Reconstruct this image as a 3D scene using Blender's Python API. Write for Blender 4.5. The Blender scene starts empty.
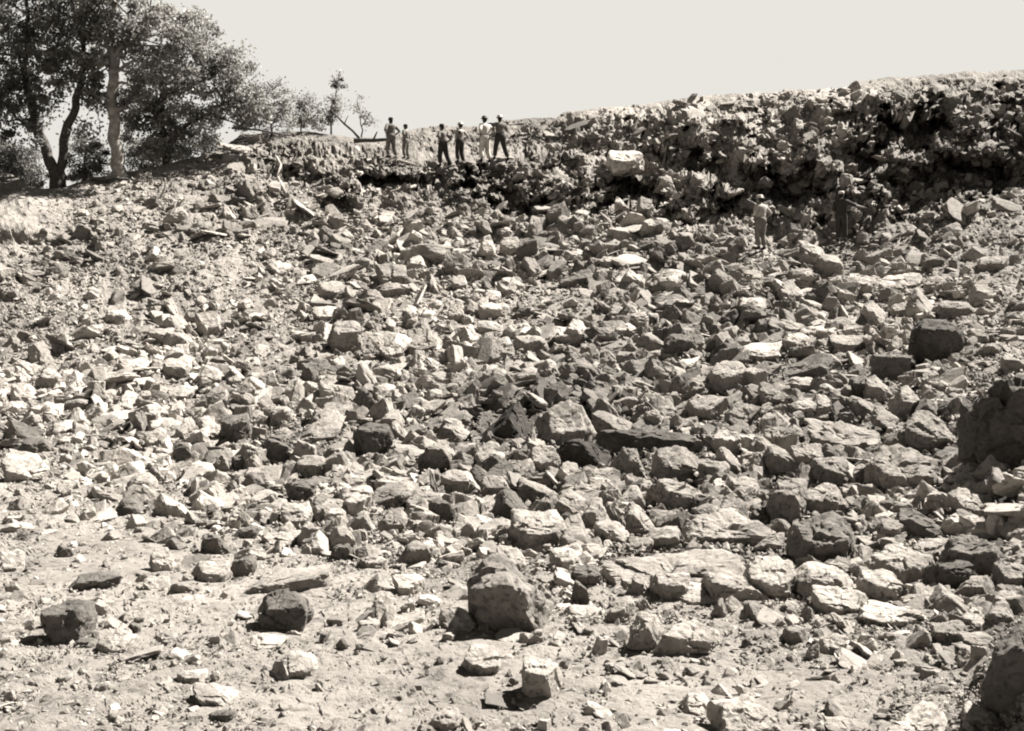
import bpy, bmesh, math, random
import numpy as np
from mathutils import Vector, Matrix, Quaternion
rad = math.radians
sc = bpy.context.scene
C = sc.collection
# ------------------------------------------------------------------ camera
H = 3.2            # height of the lens above the pit floor
F = 1100.0         # focal length in pixels of the 1024 px wide picture
HOR = 310.0        # picture row of the horizon
cam_d = bpy.data.cameras.new('camera'); cam = bpy.data.objects.new('camera', cam_d); C.objects.link(cam)
cam.location = (0, 0, H); cam.rotation_euler = (rad(90), 0, 0)
cam_d.lens = F*36/1024; cam_d.sensor_width = 36; cam_d.shift_y = -(365.5-HOR)/1024
cam_d.clip_start = .1; cam_d.clip_end = 6000
sc.camera = cam
# ------------------------------------------------------------------ light
SUN_EL, SUN_AZ = 53.0, 30.0     # azimuth from +X towards +Y (the sun stands right of and a little behind the bank)
SUN_STRENGTH, SKY_STRENGTH, SKY_CAP = 5.0, 0.10, 0.189
sc.view_settings.view_transform = 'Standard'; sc.view_settings.look = 'None'
sc.view_settings.exposure = 2.1; sc.view_settings.gamma = 1
sc.view_settings.use_curve_mapping = False
w = bpy.data.worlds.new('World'); sc.world = w; w.use_nodes = True
nt = w.node_tree; nt.nodes.clear()
out = nt.nodes.new('ShaderNodeOutputWorld'); bg = nt.nodes.new('ShaderNodeBackground')
sky = nt.nodes.new('ShaderNodeTexSky'); sky.sky_type = 'NISHITA'; sky.sun_disc = False
sky.sun_elevation = rad(SUN_EL); sky.sun_rotation = rad(90-SUN_AZ); sky.dust_density = 3; sky.air_density = 1
bw = nt.nodes.new('ShaderNodeRGBToBW'); nt.links.new(sky.outputs[0], bw.inputs[0])
mn = nt.nodes.new('ShaderNodeMath'); mn.operation = 'MINIMUM'; mn.inputs[1].default_value = SKY_CAP/SKY_STRENGTH
nt.links.new(bw.outputs[0], mn.inputs[0])
tn = nt.nodes.new('ShaderNodeVectorMath'); tn.operation = 'SCALE'; tn.inputs[0].default_value = (1.0, .975, .905)
nt.links.new(mn.outputs[0], tn.inputs['Scale'])
tcw = nt.nodes.new('ShaderNodeTexCoord'); spx = nt.nodes.new('ShaderNodeSeparateXYZ'); nt.links.new(tcw.outputs['Generated'], spx.inputs[0])
mrw = nt.nodes.new('ShaderNodeMapRange'); mrw.interpolation_type = 'SMOOTHSTEP'; mrw.inputs['From Min'].default_value = .28; mrw.inputs['From Max'].default_value = .46
mrw.inputs['To Min'].default_value = 1; mrw.inputs['To Max'].default_value = .10; nt.links.new(spx.outputs['Z'], mrw.inputs['Value'])
tn2 = nt.nodes.new('ShaderNodeVectorMath'); tn2.operation = 'SCALE'; nt.links.new(tn.outputs[0], tn2.inputs[0]); nt.links.new(mrw.outputs[0], tn2.inputs['Scale'])   # the blue overhead is darker than the milky air low down
nt.links.new(tn2.outputs[0], bg.inputs['Color']); bg.inputs['Strength'].default_value = SKY_STRENGTH
nt.links.new(bg.outputs[0], out.inputs['Surface'])
sd = bpy.data.lights.new('sun', 'SUN'); sd.energy = SUN_STRENGTH; sd.angle = rad(.53); sd.color = (1, .965, .91)
so = bpy.data.objects.new('sun', sd); C.objects.link(so)
S = Vector((math.cos(rad(SUN_EL))*math.cos(rad(SUN_AZ)), math.cos(rad(SUN_EL))*math.sin(rad(SUN_AZ)), math.sin(rad(SUN_EL))))
so.rotation_euler = S.to_track_quat('Z', 'Y').to_euler(); so.location = S*60
try: sc.cycles.filter_width = 2.0; sc.cycles.max_bounces = 5; sc.cycles.diffuse_bounces = 2
except Exception: pass

# ------------------------------------------------------------------ helpers
def tag(o, label=None, cat=None, group=None, kind=None):
    if label: o['label'] = label; o['kind'] = 'thing'
    if cat: o['category'] = cat
    if group: o['group'] = group
    if kind: o['kind'] = kind
    return o
def _hash(ix, iy, iz, seed=0):
    h = (ix.astype(np.int64)*374761393 + iy.astype(np.int64)*668265263 + iz.astype(np.int64)*2147483647 + seed*1274126177) & 0xffffffff
    h = ((h ^ (h >> 13))*1274126177) & 0xffffffff
    h = ((h ^ (h >> 15))*2246822519) & 0xffffffff
    h = h ^ (h >> 14)
    return (h & 0xffffff)/float(0xffffff)
def vnoise(P, seed=0):
    I = np.floor(P).astype(np.int64); f = P-I; f = f*f*f*(f*(f*6-15)+10)
    r = 0
    for dx in (0, 1):
        wx = f[:, 0] if dx else 1-f[:, 0]
        for dy in (0, 1):
            wy = f[:, 1] if dy else 1-f[:, 1]
            for dz in (0, 1):
                wz = f[:, 2] if dz else 1-f[:, 2]
                r = r + wx*wy*wz*_hash(I[:, 0]+dx, I[:, 1]+dy, I[:, 2]+dz, seed)
    return r*2-1
def fbm(P, octs=4, seed=0, gain=.5):
    a, r, t = 1, 0, 0
    for o in range(octs):
        r = r + a*vnoise(P*(2.03**o)+o*17.3, seed+o); t += a; a *= gain
    return r/t
def facets(P, seed=0, slope=1.0):
    """packed angular chunks: every cell has a height and a tilted face of its own"""
    I = np.floor(P).astype(np.int64); best = np.full(len(P), 9e9); val = np.zeros(len(P))
    for dx in (-1, 0, 1):
        for dy in (-1, 0, 1):
            for dz in (-1, 0, 1):
                cx, cy, cz = I[:, 0]+dx, I[:, 1]+dy, I[:, 2]+dz
                c = np.stack([cx+_hash(cx, cy, cz, seed+1), cy+_hash(cx, cy, cz, seed+2), cz+_hash(cx, cy, cz, seed+3)], 1)
                d = P-c; q = (d*d).sum(1)
                g = np.stack([_hash(cx, cy, cz, seed+4), _hash(cx, cy, cz, seed+5), _hash(cx, cy, cz, seed+6)], 1)*2-1
                v = (_hash(cx, cy, cz, seed+7)*2-1)*.6 + (d*g).sum(1)*slope
                m = q < best; best[m] = q[m]; val[m] = v[m]
    return val
def sstep(a, b, x):
    t = np.clip((x-a)/(b-a), 0, 1); return t*t*(3-2*t)
def new_mesh(name, V, Fc, mat=None, smooth=False, tone=None):
    """V (n,3), Fc (m,k) arrays of equal-sided faces; tone per vertex"""
    V = np.asarray(V, np.float32); Fc = np.asarray(Fc, np.int32)
    me = bpy.data.meshes.new(name); k = Fc.shape[1]
    me.vertices.add(len(V)); me.vertices.foreach_set('co', V.ravel())
    me.loops.add(Fc.size); me.loops.foreach_set('vertex_index', Fc.ravel())
    me.polygons.add(len(Fc)); me.polygons.foreach_set('loop_start', np.arange(0, Fc.size, k, dtype=np.int32))
    me.polygons.foreach_set('use_smooth', np.full(len(Fc), bool(smooth)))
    me.update(calc_edges=True); me.validate()
    if tone is not None:
        a = me.attributes.new('tone', 'FLOAT', 'POINT'); a.data.foreach_set('value', np.asarray(tone, np.float32))
    if mat: me.materials.append(mat)
    return me
def link(name, me, parent=None, loc=(0, 0, 0)):
    o = bpy.data.objects.new(name, me); C.objects.link(o); o.location = loc
    if parent: o.parent = parent
    return o
# ------------------------------------------------------------------ materials
TINT = (1.0, .915, .825)
def rock_material(name, lo, hi, scale=6, bump=.35, bscale=14, dist=.03):
    m = bpy.data.materials.new(name); m.use_nodes = True; t = m.node_tree; N = t.nodes; L = t.links
    b = N['Principled BSDF']; b.inputs['Roughness'].default_value = .95; b.inputs['Specular IOR Level'].default_value = .12
    tc = N.new('ShaderNodeTexCoord')
    n1 = N.new('ShaderNodeTexNoise'); n1.inputs['Scale'].default_value = scale; n1.inputs['Detail'].default_value = 8; n1.inputs['Roughness'].default_value = .68
    n2 = N.new('ShaderNodeTexNoise'); n2.inputs['Scale'].default_value = scale*.28; n2.inputs['Detail'].default_value = 4
    L.new(tc.outputs['Object'], n1.inputs['Vector']); L.new(tc.outputs['Object'], n2.inputs['Vector'])
    ad = N.new('ShaderNodeMath'); ad.operation = 'ADD'; L.new(n1.outputs[0], ad.inputs[0]); L.new(n2.outputs[0], ad.inputs[1])
    mr = N.new('ShaderNodeMapRange'); mr.inputs['From Min'].default_value = .72; mr.inputs['From Max'].default_value = 1.28
    mr.inputs['To Min'].default_value = lo; mr.inputs['To Max'].default_value = hi; L.new(ad.outputs[0], mr.inputs['Value'])
    at = N.new('ShaderNodeAttribute'); at.attribute_name = 'tone'
    mu = N.new('ShaderNodeMath'); mu.operation = 'MULTIPLY'; L.new(mr.outputs[0], mu.inputs[0]); L.new(at.outputs['Fac'], mu.inputs[1])
    # dark pits
    vo = N.new('ShaderNodeTexNoise'); vo.inputs['Scale'].default_value = scale*3.1; vo.inputs['Detail'].default_value = 3; L.new(tc.outputs['Object'], vo.inputs['Vector'])
    pr = N.new('ShaderNodeMapRange'); pr.inputs['From Min'].default_value = .33; pr.inputs['From Max'].default_value = .45
    pr.inputs['To Min'].default_value = .55; pr.inputs['To Max'].default_value = 1; L.new(vo.outputs[0], pr.inputs['Value'])
    m2 = N.new('ShaderNodeMath'); m2.operation = 'MULTIPLY'; L.new(mu.outputs[0], m2.inputs[0]); L.new(pr.outputs[0], m2.inputs[1])
    sv = N.new('ShaderNodeVectorMath'); sv.operation = 'SCALE'; sv.inputs[0].default_value = [c*.52 for c in TINT]; L.new(m2.outputs[0], sv.inputs['Scale'])
    L.new(sv.outputs[0], b.inputs['Base Color'])
    n3 = N.new('ShaderNodeTexNoise'); n3.inputs['Scale'].default_value = bscale; n3.inputs['Detail'].default_value = 9; n3.inputs['Roughness'].default_value = .75
    L.new(tc.outputs['Object'], n3.inputs['Vector'])
    bp = N.new('ShaderNodeBump'); bp.inputs['Strength'].default_value = bump*2; bp.inputs['Distance'].default_value = dist
    L.new(n3.outputs[0], bp.inputs['Height']); L.new(bp.outputs[0], b.inputs['Normal'])
    return m
def plain(name, v, rough=.9, tint=TINT, var=.25, scale=8):
    m = bpy.data.materials.new(name); m.use_nodes = True; t = m.node_tree; N = t.nodes; L = t.links
    b = N['Principled BSDF']; b.inputs['Roughness'].default_value = rough; b.inputs['Specular IOR Level'].default_value = .15
    n1 = N.new('ShaderNodeTexNoise'); n1.inputs['Scale'].default_value = scale; n1.inputs['Detail'].default_value = 5
    tc = N.new('ShaderNodeTexCoord'); L.new(tc.outputs['Object'], n1.inputs['Vector'])
    mr = N.new('ShaderNodeMapRange'); mr.inputs['From Min'].default_value = .3; mr.inputs['From Max'].default_value = .7
    mr.inputs['To Min'].default_value = v*(1-var); mr.inputs['To Max'].default_value = v*(1+var); L.new(n1.outputs[0], mr.inputs['Value'])
    sv = N.new('ShaderNodeVectorMath'); sv.operation = 'SCALE'; sv.inputs[0].default_value = tint; L.new(mr.outputs[0], sv.inputs['Scale'])
    L.new(sv.outputs[0], b.inputs['Base Color'])
    return m
M_ROCK = rock_material('quarried_stone', .62, 1.32, 5.5, .5, 18, .04)
M_GROUND = rock_material('dusty_ground', .74, 1.2, 2.2, .6, 13, .05)
M_BARK_D = plain('dark_bark', .06, var=.5); M_BARK_P = plain('pale_bark', .23, var=.45, scale=5)
M_SKIN = plain('sunburnt_skin', .2, .6, (1, .9, .8), .1); M_DARKCLOTH = plain('dark_cloth', .035); M_MIDCLOTH = plain('grey_cloth', .13)
M_SHIRTCLOTH = plain('light_shirt_cloth', .3); M_PALECLOTH = plain('pale_cloth', .5); M_HAIR = plain('dark_hair', .02); M_BOOT = plain('boot_leather', .03); M_STRAW = plain('straw_hat', .5)
M_WOOD = plain('weathered_wood', .25, var=.4); M_WOOD_D = plain('dark_wood', .06, var=.4)
def leaf_material(name, v):
    m = bpy.data.materials.new(name); m.use_nodes = True; t = m.node_tree; N = t.nodes; L = t.links; N.clear()
    o = N.new('ShaderNodeOutputMaterial'); a = N.new('ShaderNodeAttribute'); a.attribute_name = 'tone'
    mu = N.new('ShaderNodeMath'); mu.operation = 'MULTIPLY'; mu.inputs[1].default_value = v; L.new(a.outputs['Fac'], mu.inputs[0])
    sv = N.new('ShaderNodeVectorMath'); sv.operation = 'SCALE'; sv.inputs[0].default_value = (1, .97, .9); L.new(mu.outputs[0], sv.inputs['Scale'])
    d = N.new('ShaderNodeBsdfPrincipled'); d.inputs['Roughness'].default_value = .45; d.inputs['Specular IOR Level'].default_value = .4
    L.new(sv.outputs[0], d.inputs['Base Color'])
    tr = N.new('ShaderNodeBsdfTranslucent'); L.new(sv.outputs[0], tr.inputs['Color'])
    mx = N.new('ShaderNodeMixShader'); mx.inputs[0].default_value = .45
    L.new(d.outputs[0], mx.inputs[1]); L.new(tr.outputs[0], mx.inputs[2]); L.new(mx.outputs[0], o.inputs['Surface'])
    return m
M_LEAF = leaf_material('leaves', .145); M_LEAF_P = leaf_material('dusty_leaves', .2); M_LEAF_M = leaf_material('grey_green_leaves', .21)

# ------------------------------------------------------------------ the lie of the land
KY = np.array([50, 70, 80, 100, 120, 140, 150, 160, 180, 200, 225, 250, 300, 350, 400, 450, 500, 560, 635, 731, 1000, 1500.])
COLS = {
 -400: [60, 60, 60, 58, 56, 54, 52, 50, 45, 42, 40, 38, 34, 30, 26, 22.5, 18.2, 14, 10.8, 8.36, 5.1, 2.96],
 0:    [60, 60, 60, 58, 56, 54, 52, 50, 45, 42, 40, 38, 34, 30, 26, 22.5, 18.2, 14, 10.8, 8.36, 5.1, 2.96],
 150:  [60, 60, 60, 58, 55, 52, 50, 48, 45.3, 42.8, 40.6, 38.4, 34.2, 30, 26, 22.4, 18.3, 14.05, 10.8, 8.36, 5.1, 2.96],
 300:  [60, 60, 60, 58, 54, 50, 48.6, 47.2, 45.2, 43.5, 41.5, 39.3, 35, 30.3, 26, 22, 18.4, 14.05, 10.8, 8.36, 5.1, 2.96],
 380:  [60, 60, 60, 59, 56, 53, 50.5, 47.6, 45.6, 43.8, 42, 40, 35, 30.2, 26, 22, 18.4, 14.05, 10.8, 8.36, 5.1, 2.96],
 512:  [62, 62, 62, 60, 55, 51.8, 49.5, 46.9, 45.2, 43.8, 42, 40, 35, 30, 26, 22, 18.3, 14, 10.8, 8.36, 5.1, 2.96],
 620:  [60, 58, 57, 53, 49.5, 47.2, 46.3, 45.4, 44.1, 43, 41.2, 39, 34.6, 29.8, 25.6, 21.8, 18.2, 13.9, 10.7, 8.3, 5.1, 2.96],
 700:  [56, 54, 52, 48.6, 46, 44.8, 44.2, 43.6, 42.6, 41.6, 40, 38, 34, 29.4, 25.2, 21.4, 17.8, 13.7, 10.6, 8.25, 5.05, 2.95],
 850:  [54, 50, 47.6, 45, 43.3, 42.4, 42, 41.6, 40.9, 40.2, 39.3, 37.9, 33, 28.4, 24, 20.3, 16.8, 13.2, 10.3, 8.1, 5, 2.95],
 1024: [50, 46.6, 45.4, 43.6, 42.2, 41.4, 41, 40.7, 40, 38.3, 36, 33.8, 29.3, 25, 21, 17.7, 15, 12.3, 9.8, 7.7, 4.9, 2.9],
 1500: [46, 43, 42, 40, 38, 36.5, 36, 35, 33, 31, 29, 27, 23.5, 20.5, 17.5, 15, 12.8, 10.5, 8.6, 6.9, 4.5, 2.8]}
CX = np.array(sorted(COLS), float); CT = np.array([[1/v for v in COLS[int(c)]] for c in CX])
CREST = np.array([(-700, 150), (-100, 168), (0, 168), (18, 178), (34, 189), (62, 188), (90, 178), (120, 174), (160, 165), (200, 156), (226, 146), (240, 134), (300, 131), (345, 137),
                  (385, 139), (402, 133), (420, 127), (480, 126), (508, 119), (556, 117), (564, 112), (640, 104), (700, 97), (780, 91), (850, 86), (862, 80), (930, 75), (1024, 70), (1500, 58), (2000, 55)], float)
def crest(x): return np.interp(x, CREST[:, 0], CREST[:, 1])
# hollows (pushed back, +) and noses (pulled out, -) of the broken face: x, y, half width, half height, metres
RELIEF = [(385, 186, 32, 10, 2.2), (337, 206, 20, 8, 1.6), (470, 186, 22, 9, 1.6), (430, 176, 14, 8, .9), (545, 206, 36, 9, 1.9), (505, 196, 18, 7, 1.2), (638, 196, 32, 11, 2.4), (606, 204, 15, 9, 1.5),
  (700, 166, 20, 14, 1.8), (722, 206, 24, 10, 1.8), (665, 218, 30, 6, 1.2), (790, 196, 26, 20, 2.6), (828, 180, 24, 13, 2.0), (905, 130, 36, 17, 3.2), (965, 180, 64, 17, 2.5), (922, 204, 30, 12, 1.8),
  (872, 158, 12, 12, 1.4), (990, 128, 22, 10, 1.4), (762, 178, 12, 14, 1.4), (655, 150, 16, 10, 1.2), (630, 128, 14, 10, 1.1), (840, 112, 22, 7, 1.3), (750, 128, 14, 8, 1.0), (1010, 104, 26, 8, 1.2),
  (575, 165, 14, 9, 1.0), (250, 165, 14, 5, .7), (300, 178, 14, 6, .8), (590, 150, 12, 6, .7),
  (868, 186, 14, 18, -1.0), (748, 160, 16, 16, -1.2), (682, 132, 20, 12, -1.0), (622, 166, 18, 10, -.9), (816, 150, 20, 14, -1.0), (950, 150, 40, 8, -.9), (892, 100, 24, 7, -.8), (400, 166, 28, 6, -.8), (560, 190, 22, 6, -.7),
  (700, 190, 20, 8, -.9), (500, 172, 30, 6, -.6), (25, 215, 40, 26, -1.2), (1030, 480, 70, 44, -1.3), (1040, 660, 60, 50, -.7)]
YB = np.array([(-700, 480), (0, 488), (100, 502), (190, 530), (260, 560), (400, 560), (480, 552), (560, 592), (640, 612), (760, 618), (900, 640), (960, 660), (1024, 680), (1700, 700)], float)
def rubble(x, y):       # 0 on the dusty floor, 1 in the rubble
    return 1-sstep(-75, 55, y-np.interp(x, YB[:, 0], YB[:, 1]))
def cliff(x, y):        # 1 on the broken upper face
    lo = np.interp(x, [150, 300, 400, 560, 700, 850, 940, 1024, 1200], [150, 190, 212, 222, 232, 240, 224, 196, 180])
    return 1-sstep(-16, 10, y-lo)
def base(x, y, relief=True):
    x = np.asarray(x, float); y = np.asarray(y, float); x, y = np.broadcast_arrays(x, y)
    j = np.clip(np.searchsorted(CX, x)-1, 0, len(CX)-2); tx = np.clip((x-CX[j])/(CX[j+1]-CX[j]), 0, 1); tx = tx*tx*(3-2*tx)*.5+tx*.5
    i = np.clip(np.searchsorted(KY, y)-1, 0, len(KY)-2); ty = np.clip((y-KY[i])/(KY[i+1]-KY[i]), 0, 1)
    g = lambda a, b: CT[a, b]
    inv = (g(j, i)*(1-ty)+g(j, i+1)*ty)*(1-tx)+(g(j+1, i)*(1-ty)+g(j+1, i+1)*ty)*tx
    Y = 1/inv
    if relief:
        P = np.stack([x*.02, y*.02, Y*0], -1).reshape(-1, 3)
        c = cliff(x, y); r = rubble(x, y)
        up = sstep(0, 22, y-crest(x))
        n = (fbm(P*1.6, 4, 5)).reshape(Y.shape); n2 = fbm(P*np.array([4.2, 5.5, 1])+9, 3, 11).reshape(Y.shape)
        Y = Y+c*(n*1.3+n2*.75)*(.25+.75*up)+r*(1-c)*(n*.6+n2*.25)*np.clip(Y/35, .15, 1)
        P4 = P*np.array([2.6, 3.6, 1])+31; w1 = fbm(P4, 4, 401, .6).reshape(Y.shape); w2 = fbm(P4+7, 4, 431, .6).reshape(Y.shape); wx = x+c*42*w1; wy = y+c*26*w2
        for (a, b, rx, ry, d) in RELIEF:
            q = ((wx-a)/rx)**2+((wy-b)/ry)**2
            Y = Y+d*(.98 if d > 0 else 1)*np.exp(-q*q*1.2)
    return np.stack([(x-512)/F*Y, Y, H+(HOR-y)/F*Y], -1)
def at(x, y, Y): return Vector(((x-512)/F*Y, Y, H+(HOR-y)/F*Y))
def ground_at(x, y): return Vector(base(np.array([x]), np.array([y]))[0])

# ---- ground sheet
xs = np.concatenate([np.linspace(-700, -120, 50)[:-1], np.arange(-120, 1150, 1.8), np.linspace(1150, 1800, 55)])
NV = 350
s = np.linspace(0, 1, NV)
GX, GS = np.meshgrid(xs, s); GY = crest(GX)+(745-crest(GX))*GS
B = base(GX, GY)
dx = np.gradient(B, axis=1); dy = np.gradient(B, axis=0); Nn = np.cross(dy, dx); Nn /= np.linalg.norm(Nn, axis=2)[..., None]+1e-9
Nn *= np.where((Nn[..., 1:2]*-1+Nn[..., 2:3]) < 0, -1, 1)
P = B.reshape(-1, 3); fx = GX.ravel(); fy = GY.ravel()
cl = cliff(fx, fy); rb = rubble(fx, fy)
big = facets(P/np.array([.95, .95, .6]), 3, 1.0); mid = facets(P/np.array([.38, .38, .26]), 21, 1.1); sm = facets(P/.16, 40, 1.0)
fine = fbm(P*3.2, 4, 70)
soft = np.clip(fbm(P*.35, 3, 90)*2.2+.4, 0, 1)
lump = fbm(P*np.array([.9, .9, 1.3]), 5, 160, .55)+.35*(1-2*np.abs(fbm(P*np.array([.7, .7, 1.0]), 3, 190)))-.2
amp = cl*((big*.24+mid*.13+sm*.05)*(.3+.7*soft)+lump*.34)+(1-cl)*rb*(mid*.05+sm*.02+fine*.05)+(1-cl)*(1-rb)*(fine*.06+sm*.02*np.clip(fbm(P*.6, 2, 33)*3+.3, 0, 1))
mound = np.exp(-(((fx-12)/48)**2+((fy-222)/34)**2)**2)
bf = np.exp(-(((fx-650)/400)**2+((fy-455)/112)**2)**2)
amp -= .14*bf
amp *= 1-.9*mound
PEOPLE_XY = [(391, 158), (406, 159), (443, 167), (460, 163), (485, 162), (500, 160), (761, 250), (841, 242)]
for (a, b) in PEOPLE_XY: amp *= 1-.9*np.exp(-((fx-a)/13)**2-((fy-b+4)/13)**2)
fade = np.clip(GS.ravel()/.02, .35, 1)
Dn = Nn.reshape(-1, 3)*.4+np.array([0, -.72, .45]); Dn /= np.linalg.norm(Dn, axis=1)[:, None]
P = P+Dn*(amp*fade)[:, None]
dust = fbm(B.reshape(-1, 3)*.5, 3, 120)
tone = (.45+.16*dust)*cl+(1-cl)*(rb*(.37+.11*dust)+(1-rb)*(.47+.10*dust))
tone *= 1+.35*mound
tone *= 1-.5*bf  # ground darkened among the fallen blocks: shade of the gaps painted in
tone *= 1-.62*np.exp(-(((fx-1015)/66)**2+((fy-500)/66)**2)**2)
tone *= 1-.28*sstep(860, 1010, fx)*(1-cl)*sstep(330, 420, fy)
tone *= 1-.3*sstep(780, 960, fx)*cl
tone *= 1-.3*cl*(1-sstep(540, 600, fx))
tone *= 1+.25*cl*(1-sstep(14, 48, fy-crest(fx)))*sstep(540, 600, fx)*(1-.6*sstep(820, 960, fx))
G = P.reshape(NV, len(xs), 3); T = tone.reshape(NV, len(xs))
# the plateau behind the crest, back to the horizon, and the floor running in under the camera
back = []
for d in (900, 300, 90, 30, 10, 3, 1):
    e = B[0].copy(); k = (e[:, 1]+d)/e[:, 1]; e[:, 0] *= k; e[:, 1] += d; e[:, 2] -= .15+.02*min(d, 30)+0.004*d; back.append(e)
front = [base(xs, np.full(len(xs), float(v)), True) for v in (800, 900, 1050, 1250, 1500)]
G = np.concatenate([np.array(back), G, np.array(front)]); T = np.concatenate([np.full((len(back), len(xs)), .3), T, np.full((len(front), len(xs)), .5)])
nr, nc = G.shape[:2]; idx = np.arange(nr*nc).reshape(nr, nc)
quads = np.stack([idx[:-1, :-1], idx[1:, :-1], idx[1:, 1:], idx[:-1, 1:]], -1).reshape(-1, 4)
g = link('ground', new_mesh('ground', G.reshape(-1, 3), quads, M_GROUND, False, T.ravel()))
tag(g, kind='structure')

# ------------------------------------------------------------------ rocks
def icosphere(level):
    bm = bmesh.new(); bmesh.ops.create_icosphere(bm, subdivisions=level, radius=1)
    V = np.array([v.co[:] for v in bm.verts]); Fc = np.array([[v.index for v in f.verts] for f in bm.faces]); bm.free(); return V, Fc
ICO = {k: icosphere(k) for k in (2, 3, 4, 5)}
def cut_stone(dims, planes, level, k=22, rough=.05, seed=0, centre=None, strata=0):
    """a stone as the space inside PLANES [(n, c)], its edges a little worn, its faces uneven"""
    V, Fc = ICO[level]; dims = np.asarray(dims, float)
    d = V*dims/2; r0 = np.linalg.norm(d, axis=1); d = d/r0[:, None]
    acc = np.zeros(len(V)); cc = np.zeros(3) if centre is None else np.asarray(centre, float)
    for n, c in planes:
        n = np.asarray(n, float); L = np.linalg.norm(n); n = n/L; c = max(c/L-n@cc, .10*dims.min())
        acc += np.clip(d@n, 0, None)**k/c**k
    r = acc**(-1/k); Pp = d*r[:, None]+cc
    sz = float(np.cbrt(dims.prod()))
    q = Pp/sz+seed*3.7
    disp = fbm(q*2.2, 5, seed % 97, .6)*rough*1.2+facets(q*np.array([1.9, 1.9, 2.4]), seed % 89, 1.3)*rough*.75+facets(q*4.5, seed % 71, 1.0)*rough*.4+fbm(q*9, 3, 7)*rough*.3
    if strata: disp += np.sin((q[:, 2]*1.0+.25*fbm(q*1.5, 2, 5))*22)*rough*.25*strata
    return Pp+d*(disp*sz)[:, None], Fc
def silhouette_stone(w_, h_, D, lit, e, outline, rng, level, seed, flatk=24, rough=.05, front_tilt=None):
    """stands on z=0, front at y=0; OUTLINE: convex (x,z) pairs in metres seen from the front"""
    pl = []; n_ = len(outline); cx = sum(p[0] for p in outline)/n_; cz = sum(p[1] for p in outline)/n_
    for i in range(n_):
        (x0, z0), (x1, z1) = outline[i], outline[(i+1) % n_]
        nx, nz = (z1-z0), -(x1-x0)
        L = math.hypot(nx, nz)
        if L < 1e-6: continue
        nx, nz = nx/L, nz/L
        if nx*(x0-cx)+nz*(z0-cz) < 0: nx, nz = -nx, -nz
        if nz < -.55: continue                      # the underside: sunk in the ground
        ty = rng.uniform(-.55, .12); ya = .75*D if ty < 0 else .2*D
        n = np.array([nx, nz*math.sin(e)+ty, nz*math.cos(e)])
        pl.append((n, n@np.array([x0, ya, z0-(ya)*math.tan(e)*.6])))
    hf = max(.06, 1-lit)*h_; hb = max(h_-D*math.tan(e)*.6, .12*h_)
    sx = rng.uniform(-.14, .14)
    slope = (hb-hf)/D; n = np.array([sx, -slope, 1.]); pl.append((n, hf+.0))
    for rx in (rng.uniform(.08, .34), -rng.uniform(.15, .6)):
        ft = rng.uniform(-.42, .10) if front_tilt is None else front_tilt+rng.uniform(-.08, .08)
        n = np.array([rx, -1., ft]); pl.append((n, ft*hf+abs(rx)*w_*.10))
    pl += [((rng.uniform(-.3, .3), 1, .1), D), ((0, 0, -1), .12*h_+.1*D*.3)]
    for _ in range(9):
        n = np.array([rng.gauss(0, 1), -abs(rng.gauss(0, .8)), rng.gauss(.1, .8)]); n /= np.linalg.norm(n)
        s_ = abs(n[0])*w_/2+(abs(n[1]))*D/2+abs(n[2])*h_/2
        pl.append((n, n@np.array([0, D/2, h_/2])+s_*rng.uniform(.58, .84)))
    return cut_stone((w_, D, h_*1.1), pl, level, flatk, rough, seed, centre=(0, D*.5, max(min(hf, hb)*.45, .12*h_)))
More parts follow.
